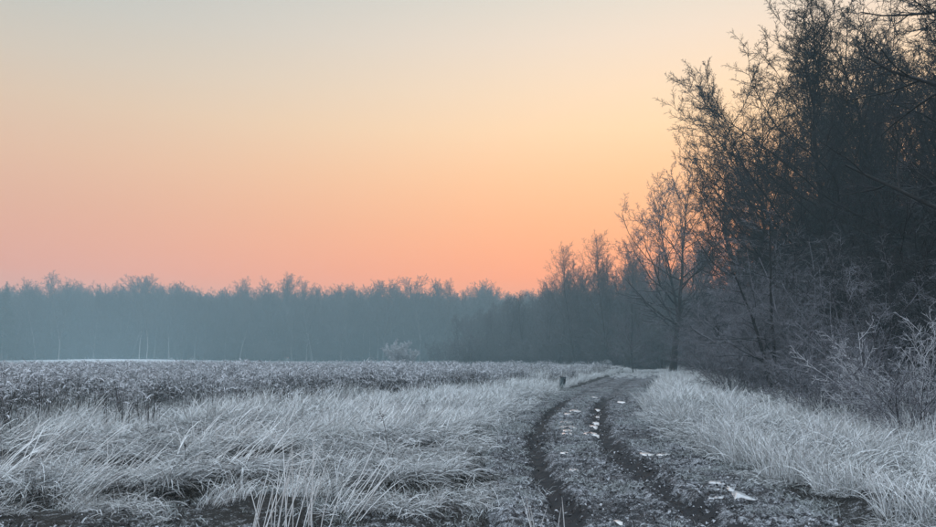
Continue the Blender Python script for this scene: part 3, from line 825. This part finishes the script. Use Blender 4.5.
# ------------------------------------------------------------------ trees of the right hand wood
OAK1 = tree_mesh(11, 18.5, 0.24, 42, (0.10, 1.0), (30, 76), (0.30, 0.42), (14, 12, 5), (0.06, 0.04, 0.03, 0.02), 0.0060, 0.10, l2len=(0.24, 0.42), c_len=(0.18, 0.38), d_len=(0.30, 0.62), trunk_wobble=0.08, trunk_mat=M_BARK, twig_mat=M_TWIG, split_limbs=True, name='oak')
OAK2 = tree_mesh(12, 19.0, 0.28, 42, (0.12, 1.0), (32, 82), (0.32, 0.46), (14, 12, 5), (0.05, 0.03, 0.03, 0.02), 0.0060, 0.12, l2len=(0.24, 0.42), c_len=(0.18, 0.38), d_len=(0.30, 0.62), trunk_wobble=0.12, trunk_mat=M_BARK, twig_mat=M_TWIG, split_limbs=True, name='oak')
OAK3 = tree_mesh(13, 18.5, 0.28, 26, (0.24, 1.0), (28, 74), (0.32, 0.46), (10, 9, 6), (0.06, 0.05, 0.05, 0.04), 0.0075, 0.11, l2len=(0.24, 0.42), c_len=(0.2, 0.42), trunk_wobble=0.05, trunk_mat=M_BARK, twig_mat=M_TWIGF, split_limbs=True, name='oak')
NEAR = [('oak_tree', OAK1, 18.7, 41.0, 0.2, 1.08, 'dark bare oak with fan shaped crown at the left end of the near wood'),
        ('oak_tree', OAK2, 18.2, 34.0, 2.1, 0.93, 'tall dark bare oak behind the twin stemmed sapling'),
        ('oak_tree', OAK1, 18.8, 28.5, 3.6, 1.06, 'dark oak rising out of the picture above the rimed bush'),
        ('oak_tree', OAK2, 19.6, 25.0, 4.4, 1.05, 'dark oak second row at the right picture edge'),
        ('oak_tree', OAK2, 21.9, 45.0, 5.3, 1.0, 'dark oak set back between the two nearest crowns'),
        ('oak_tree', OAK1, 21.4, 54.0, 1.2, 0.97, 'dark oak just right of the lone rimed oak'),
        ('oak_tree', OAK3, 18.0, 65.0, 0.6, 1.12, 'rimed bare oak with open crown against the orange sky'),
        ('oak_tree', OAK1, 23.5, 37.0, 2.7, 1.04, 'dark oak deep in the wood near the right picture edge'),
        ('oak_tree', OAK3, 22.3, 74.0, 3.3, 1.1, 'paler oak half hidden behind the lone rimed oak'),
        ('oak_tree', OAK2, 27.0, 60.0, 0.9, 1.0, 'dark oak deep in the wood behind the fan shaped crown'),
        ('oak_tree', OAK1, 21.0, 33.0, 0.9, 1.0, 'dark oak filling the gap behind the tall one by the sapling'),
        ('oak_tree', OAK2, 28.0, 49.0, 3.9, 1.05, 'dark oak farthest back in the right hand wood'),
        ('oak_tree', OAK1, 24.5, 29.5, 5.1, 1.05, 'dark oak behind the limbs at the upper right edge'),
        ('oak_tree', OAK2, 26.5, 42.0, 1.9, 1.08, 'dark oak behind the gap between the upper right crowns'),
        ('oak_tree', OAK1, 22.9, 47.5, 4.0, 1.03, 'dark oak close behind the fan shaped crown, to its right'),
        ('oak_tree', OAK2, 22.0, 38.5, 0.4, 0.98, 'dark oak behind the tall one by the sapling, to its right'),
        ('oak_tree', OAK1, 27.5, 54.0, 2.2, 1.06, 'dark oak in the back row above the middle of the thicket'),
        ('oak_tree', OAK2, 19.6, 47.5, 3.1, 0.84, 'lower dark oak leaning out left under the fan shaped crown')]
for nm, parts, X, Y, rz, s, lb in NEAR:
    thing(nm, parts, (X, Y, float(height(X, Y))), rz, s * (1.08 if parts is not OAK3 else 1.0), lb, 'tree', 'bare oaks of the right hand wood')
OVER = tree_mesh(15, 17.0, 0.34, 13, (0.2, 0.95), (40, 70), (0.34, 0.5), (8, 6, 5), (0.06, 0.06, 0.05, 0.04), 0.0055, 0.13, trunk_mat=M_BARK, twig_mat=M_TWIG, split_limbs=True, name='oak',
                 extra=[((0, 0, 6.2), (-5.6, 1.4, 7.9)), ((0, 0, 8.2), (-6.4, 1.2, 9.6)), ((0, 0, 5.0), (-4.2, 2.5, 6.2))])
thing('oak_tree', OVER, (14.6, 15.2, float(height(14.6, 15.2))), 0, 1.0, 'near oak whose limbs reach in at the top right corner', 'tree', 'bare oaks of the right hand wood')

# twin stemmed sapling
rs = np.random.default_rng(51)
X, Y = ground_at(774, 406)
e = put('twin_sapling', None, None, (X, Y, float(height(X, Y))), label='slender twin stemmed dark sapling in front of the rimed thicket', category='tree')
T, TR = grow(np.array([[0, 0, -0.1], [0.16, 0.1, -0.1]]), np.array([[-0.10, 0, 1.0], [-0.01, 0, 1.0]]), np.array([4.9, 6.6]), np.array([0.085, 0.075]), 12, 0.035, 0.0, rs, 0.25)
for q in range(2): put('trunk', tube_mesh('sapling_trunk', [(T[q:q + 1], TR[q:q + 1], 8)], M_BARK, True), e)
s, d, L, r, _ = sprout(T, TR, 14, 0.2, 1.0, 45, 85, 0.25, 0.42, 0.35, rs, 0.4, 0.4)
d[:, 0] = d[:, 0] - 0.35
A, AR = grow(s, d, L, np.maximum(r, 0.012), 7, 0.12, -0.01, rs, 0.3)
s, d, L, r, _ = sprout(A, AR, 9, 0.15, 1.0, 30, 60, 0.3, 0.5, 0.6, rs, 0.4, 0.4, 0.006)
B, BR = grow(s, d, L, r, 4, 0.12, 0.0, rs, 0.5)
s, d, L, r, _ = sprout(B, BR, 6, 0.15, 1.0, 30, 60, 0.35, 0.6, 0.7, rs, 0.4, 0.3, 0.0045)
C, CR = grow(s, d, L, r, 3, 0.12, 0.0, rs, 0.5)
put('branches', tube_mesh('sapling_branches', [(A, AR, 4)], M_BARK), e)
put('twigs', tube_mesh('sapling_twigs', [(B, BR, 3), (C, CR, 3)], M_TWIGF), e)

# thicket along the edge of the wood
SHR = [shrub_mesh(61, 5.2, 13, 0.55, (9, 7, 6), 0.03, 0.0048, M_TWIGF, 0.12, (0.0, 0.0, 0.0), (35, 75), 0.6, name='hazel'),
       shrub_mesh(62, 6.5, 12, 0.45, (10, 7, 6), 0.035, 0.005, M_TWIGF, 0.12, (0.0, -0.02, -0.02), (40, 80), 0.6, name='hazel'),
       shrub_mesh(63, 4.2, 14, 0.8, (8, 7, 6), 0.025, 0.0045, M_TWIGF, 0.14, (-0.02, -0.02, 0.0), (35, 75), 0.7, name='hazel')]
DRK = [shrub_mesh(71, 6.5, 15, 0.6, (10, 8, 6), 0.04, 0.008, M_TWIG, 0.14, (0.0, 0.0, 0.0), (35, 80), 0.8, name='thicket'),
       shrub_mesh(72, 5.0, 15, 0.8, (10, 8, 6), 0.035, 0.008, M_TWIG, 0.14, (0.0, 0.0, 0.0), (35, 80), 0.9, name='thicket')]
EDGE = [(9.9, 17.5, 2, 0.9), (11.2, 21.0, 0, 0.85), (12.0, 24.5, 1, 0.9), (13.0, 27.5, 0, 1.0), (12.4, 29.5, 2, 1.1), (13.4, 32.0, 1, 0.95), (13.8, 35.5, 0, 1.0),
        (14.4, 38.5, 1, 0.9), (15.0, 42.0, 0, 1.0), (16.3, 46.0, 1, 1.0), (17.3, 51.0, 0, 1.1), (18.2, 56.0, 1, 1.0), (19.4, 61.0, 0, 1.0), (20.8, 66.0, 1, 1.0), (22.3, 72.0, 0, 1.1), (23.8, 78.0, 1, 1.1)]
for q, (X, Y, k, s) in enumerate(EDGE):
    thing('hazel_shrub', SHR[k], (X, Y, float(height(X, Y))), q * 1.7, s, 'rimed bare shrub in the thicket along the front of the right hand wood', 'shrub', 'rimed shrubs along the wood edge')
rd = np.random.default_rng(5)
q = 0
for Y in np.arange(16, 88, 4.2):
    for row in range(3):
        X = float(np.interp(Y, [13, 26, 40, 55, 75, 100], [11.5, 14, 16.5, 19.5, 23.5, 27])) + 0.8 + row * 3.4 + rd.normal() * 0.5
        Yj = float(Y + rd.normal() * 0.8)
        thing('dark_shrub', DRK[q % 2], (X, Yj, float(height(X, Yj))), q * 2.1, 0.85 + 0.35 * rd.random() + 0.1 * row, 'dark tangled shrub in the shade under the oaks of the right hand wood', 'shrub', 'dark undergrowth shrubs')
        q += 1
# rimed bush at the right edge
BUSH = shrub_mesh(81, 2.6, 34, 0.75, (7, 5, 3), 0.012, 0.0045, M_TWIGW, 0.09, (0.0, 0.0, 0.0), (20, 45), 0.5, droop=0.05, name='bush')
X, Y = ground_at(902, 446)
thing('rimed_bush', BUSH, (X, Y, float(height(X, Y))), 0.0, 0.95, 'arching rimed bush at the right edge behind the stiff stems', 'bush')
BUSH2 = shrub_mesh(82, 2.2, 30, 0.9, (7, 5, 3), 0.010, 0.0042, M_TWIGF, 0.12, (0.0, 0.0, 0.0), (25, 55), 0.5, droop=0.06, name='bramble')
for q, (px, py, s, lb) in enumerate([(845, 432, 1.0, 'low tangled bramble left of the arching rimed bush'), (815, 420, 1.0, 'low tangled bramble midway between sapling and rimed bush'),
                                     (735, 402, 1.2, 'low tangled bramble left of the twin stemmed sapling'), (935, 455, 1.1, 'low tangled bramble cut by the right picture edge')]):
    X, Y = ground_at(px, py)
    thing('bramble', BUSH2, (X, Y, float(height(X, Y))), q * 1.3, s, lb, 'bramble', 'brambles at the foot of the wood')

# ------------------------------------------------------------------ middle wood and far wood
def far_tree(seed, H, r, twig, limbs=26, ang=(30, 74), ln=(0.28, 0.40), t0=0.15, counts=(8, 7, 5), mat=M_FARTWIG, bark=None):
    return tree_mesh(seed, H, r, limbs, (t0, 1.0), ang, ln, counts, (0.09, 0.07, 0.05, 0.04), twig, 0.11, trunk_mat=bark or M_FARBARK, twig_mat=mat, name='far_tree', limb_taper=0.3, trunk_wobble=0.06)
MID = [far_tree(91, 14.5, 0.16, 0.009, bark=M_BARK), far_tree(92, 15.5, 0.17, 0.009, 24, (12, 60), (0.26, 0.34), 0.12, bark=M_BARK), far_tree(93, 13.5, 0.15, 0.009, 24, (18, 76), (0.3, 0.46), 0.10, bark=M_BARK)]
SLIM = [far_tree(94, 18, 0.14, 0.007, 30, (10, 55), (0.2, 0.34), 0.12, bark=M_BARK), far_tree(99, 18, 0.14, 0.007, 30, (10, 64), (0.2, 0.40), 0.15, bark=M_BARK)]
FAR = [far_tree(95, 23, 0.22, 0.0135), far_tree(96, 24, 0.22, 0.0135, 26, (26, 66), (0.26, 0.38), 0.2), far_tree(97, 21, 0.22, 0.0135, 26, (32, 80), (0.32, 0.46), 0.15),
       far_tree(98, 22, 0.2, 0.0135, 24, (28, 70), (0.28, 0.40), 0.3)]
rm = np.random.default_rng(17)
# front of the middle wood: closing off the track end, then turning left away from it
for q in range(46):
    u = q / 45
    px = 462 + 235 * u + rm.normal() * 4
    Y = float(np.interp(u, [0, 0.25, 0.6, 1.0], [168, 140, 112, 88])) + abs(rm.normal()) * 9
    s = float(np.interp(u, [0, 0.2, 0.5, 1.0], [0.75, 0.95, 1.12, 1.15])) * (0.85 + 0.28 * rm.random())
    X = x_at(px, Y)
    thing('woodland_tree', MID[q % 3], (X, Y, float(height(X, Y))), rm.random() * 6.28, s, 'bare blue grey tree in the middle wood closing off the end of the track', 'tree', 'trees of the middle wood')
for px, Y, s, lb in [(573, 118, 1.12, 'tallest slim tree top standing out of the middle wood'), (607, 110, 1.15, 'slim tree right of the tallest slim one in the middle wood'),
                     (546, 135, 1.0, 'slim tree left of the tallest slim one in the middle wood'), (630, 96, 1.08, 'slim tree just left of the lone rimed oak'), (590, 122, 0.98, 'slim tree between the two tallest slim ones')]:
    X = x_at(px, Y)
    thing('slim_tree', SLIM[int(px) % 2], (X, Y, float(height(X, Y))), px * 0.37, s, lb, 'tree', 'slim trees of the middle wood')
X, Y = ground_at(633, 373.5)
thing('young_tree', tree_mesh(111, 6.5, 0.06, 20, (0.12, 1.0), (20, 85), (0.3, 0.55), (9, 7, 4), (0, 0, 0, 0), 0.006, 0.13, 0.3, M_BARK, M_TWIGF, name='young_tree'), (X, Y, float(height(X, Y))), 0.4, 0.9,
      'small white rimed tree at the far end of the track', 'tree')
for k, (px, Y, s, lb) in enumerate([(676, 74, 0.9, 'pale rimed young tree left of the near thicket'), (700, 60, 0.85, 'pale rimed young tree at the left end of the thicket')]):
    X = x_at(px, Y)
    thing('young_tree', tree_mesh(112 + k, 6.5, 0.07, 14, (0.15, 0.97), (45, 85), (0.3, 0.45), (7, 5, 4), (0, 0, 0, 0), 0.007, 0.1, 0.3, M_BARK, M_TWIGF, name='young_tree'), (X, Y, float(height(X, Y))), k, s, lb, 'tree', 'young trees along the wood edge')

# far wood across the field
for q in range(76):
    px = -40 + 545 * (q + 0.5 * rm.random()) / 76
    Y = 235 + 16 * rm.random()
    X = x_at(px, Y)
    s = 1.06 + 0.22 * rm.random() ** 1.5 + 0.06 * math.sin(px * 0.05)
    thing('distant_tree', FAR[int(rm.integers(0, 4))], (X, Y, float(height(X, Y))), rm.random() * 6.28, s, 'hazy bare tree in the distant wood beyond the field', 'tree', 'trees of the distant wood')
def birch(px, Y, s, lb):
    X = x_at(px, Y)
    thing('birch_tree', BIRCH, (X, Y, float(height(X, Y))), px, s, lb, 'tree', 'birches before the distant wood')
BIRCH = tree_mesh(121, 17, 0.11, 12, (0.45, 0.97), (25, 50), (0.2, 0.32), (6, 5, 4), (0.06, 0.02, -0.02, -0.04), 0.02, 0.1, trunk_mat=M_BIRCH, twig_mat=M_FARTWIG, name='birch', lean=(0.05, 0))
birch(142, 228, 1.1, 'pale trunked birch before the distant wood, left of a pair')
birch(149.5, 229, 1.15, 'pale trunked birch before the distant wood, right of a pair')
birch(62, 230, 1.05, 'pale trunked birch near the left end of the distant wood')
def spruce(H, seed):
    r = np.random.default_rng(seed); n = 420
    T, TR = grow(np.array([[0, 0, -0.2]]), np.array([[0, 0, 1.0]]), np.array([H]), np.array([0.2]), 8, 0.0, 0, r, 0.05)
    t = 0.1 + 0.9 * r.random(n) ** 0.9; a = r.random(n) * 6.28
    s = np.stack([0 * t, 0 * t, H * t], 1); L = (1 - t) * H * 0.2 + 0.3
    d = np.stack([np.cos(a), np.sin(a), 0.1 - 0.3 * r.random(n)], 1)
    A, AR = grow(s, d, L, np.full(n, 0.09), 5, 0.05, 0.02, r, 0.3)
    s, d, L, rr, _ = sprout(A, AR, 8, 0.15, 1, 30, 65, 0.25, 0.4, 1.0, r)
    B, BR = grow(s, d, L, np.full(len(s), 0.06), 3, 0.05, -0.05, r, 0.3)
    return [('trunk', tube_mesh('spruce_trunk', [(T, TR, 6)], M_FARBARK, True)), ('crown', tube_mesh('spruce_crown', [(A, AR, 3), (B, BR, 3)], M_SPRUCE))]
Y = 230; X = x_at(5, Y)
thing('spruce_tree', spruce(25.0, 131), (X, Y, float(height(X, Y))), 0, 1.0, 'pointed dark spruce in the distant wood at the left picture edge', 'tree')
X, Y = x_at(403, 120), 120
thing('white_bush', shrub_mesh(141, 3.7, 26, 0.9, (9, 8, 6), 0.05, 0.024, mat_twig('white_bush_rime', (0.2, 0.21, 0.23), (0.6, 0.63, 0.67), 0.6, 0.3), 0.12, (0, 0, 0), (30, 60), 1.0, name='white_bush'), (X, Y, float(height(X, Y))), 0, 1.05, 'round white rimed bush standing alone before the distant wood', 'bush')
for k, (px, Y, s, lb) in enumerate([(452, 160, 0.9, 'darker bush at the left end of the middle wood'), (436, 178, 0.9, 'pale bush between the white bush and the middle wood'), (470, 150, 1.0, 'second dark bush at the left end of the middle wood')]):
    X = x_at(px, Y)
    thing('field_bush', shrub_mesh(142 + k, 5.5, 18, 0.6, (8, 7, 5), 0.05, 0.02, M_FARTWIG, 0.12, (0, 0, 0), (30, 60), 1.0, name='field_bush'), (X, Y, float(height(X, Y))), k, s, lb, 'bush', 'bushes left of the middle wood')

# the depth of the woods behind their front trees: one mass nobody could count
def joined(parts):
    vs_, fs_, off, mats, mi = [], [], 0, [], []
    V = []; F = []
    for pn, me in parts:
        v = np.empty(len(me.vertices) * 3, np.float32); me.vertices.foreach_get('co', v)
        f = np.empty(len(me.loops), np.int32); me.loops.foreach_get('vertex_index', f)
        V.append(v.reshape(-1, 3)); F.append(f.reshape(-1, 4) + off); off += len(v) // 3
    return mesh_np('wood_piece', np.concatenate(V), np.concatenate(F), [M_FARTWIG])
PF = [p[1][1] for p in FAR]
FU = [joined(shrub_mesh(151 + k, 6.5, 16, 0.6, (8, 6, 5), 0.05, 0.025, M_FARTWIG, 0.12, (0, 0, 0), (30, 65), 1.2)) for k in range(2)]
px = -70 + 800 * rm.random(700); Y = 251 + 50 * rm.random(700); X = x_at(px, Y)
X2 = x_at(-60 + 560 * rm.random(420), 240); Y2 = 236 + 24 * rm.random(420)
Y2 = Y2 + 20 * (rm.random(len(Y2)) > 0.5)
pts = np.concatenate([np.stack([X, Y, height(X, Y)], 1), np.stack([X2, Y2, height(X2, Y2)], 1)])
n = len(pts)
scatter('distant_forest', PF + FU, pts, np.stack([np.zeros(n), np.zeros(n), 6.28 * rm.random(n)], 1),
        np.concatenate([1.0 + 0.2 * rm.random(700), 0.75 + 0.6 * rm.random(420)]), np.concatenate([rm.integers(0, 4, 700), rm.integers(4, 6, 420)]), 'hazy depth of the distant wood and its undergrowth', 'forest')
PM = [p[1][1] for p in MID]
u = rm.random(260); px = 470 + 330 * u
Y = np.interp(u, [0, 0.25, 0.6, 1.0], [178, 150, 122, 96]) + 6 + 42 * rm.random(260); X = x_at(px, Y)
u2 = rm.random(120); Y2 = np.interp(u2, [0, 0.25, 0.6, 1.0], [168, 140, 112, 88]) + 12 * rm.random(120); X2 = x_at(455 + 245 * u2, Y2)
X3 = 25 + 28 * rm.random(240); Y3 = 22 + 75 * rm.random(240)
pts = np.concatenate([np.stack([a, b, height(a, b)], 1) for a, b in ((X, Y), (X2, Y2), (X3 + 0.12 * Y3, Y3))])
n = len(pts)
scatter('woodland_forest', PM + FU, pts, np.stack([np.zeros(n), np.zeros(n), 6.28 * rm.random(n)], 1),
        np.concatenate([0.8 + 0.25 * rm.random(260), 0.5 + 0.4 * rm.random(120), 1.0 + 0.25 * rm.random(240)]),
        np.concatenate([rm.integers(0, 3, 260), rm.integers(3, 5, 120), rm.integers(0, 5, 240)]), 'dim depth of the wood behind the track end and the oaks', 'forest')

# ------------------------------------------------------------------ ground haze
mh = bpy.data.materials.new('morning_haze'); mh.use_nodes = True
n, l = mh.node_tree.nodes, mh.node_tree.links
n.clear()
pv = n.new('ShaderNodeVolumePrincipled')
pv.inputs['Color'].default_value = (0.66, 0.92, 1.0, 1)
pv.inputs['Density'].default_value = HAZE_DENSITY
ho = n.new('ShaderNodeOutputMaterial'); l.new(pv.outputs[0], ho.inputs['Volume'])
bmv = np.array([[sx * 470, (-80 if sy < 0 else 640), (-1.6 if sz < 0 else HAZE_TOP)] for sx in (-1, 1) for sy in (-1, 1) for sz in (-1, 1)], float)
hz = mesh_np('haze', bmv, np.array([[0, 1, 3, 2], [4, 6, 7, 5], [0, 4, 5, 1], [2, 3, 7, 6], [0, 2, 6, 4], [1, 5, 7, 3]]), [mh])
put('haze', hz, kind='stuff', label='thin blue morning haze over the whole meadow', category='haze')
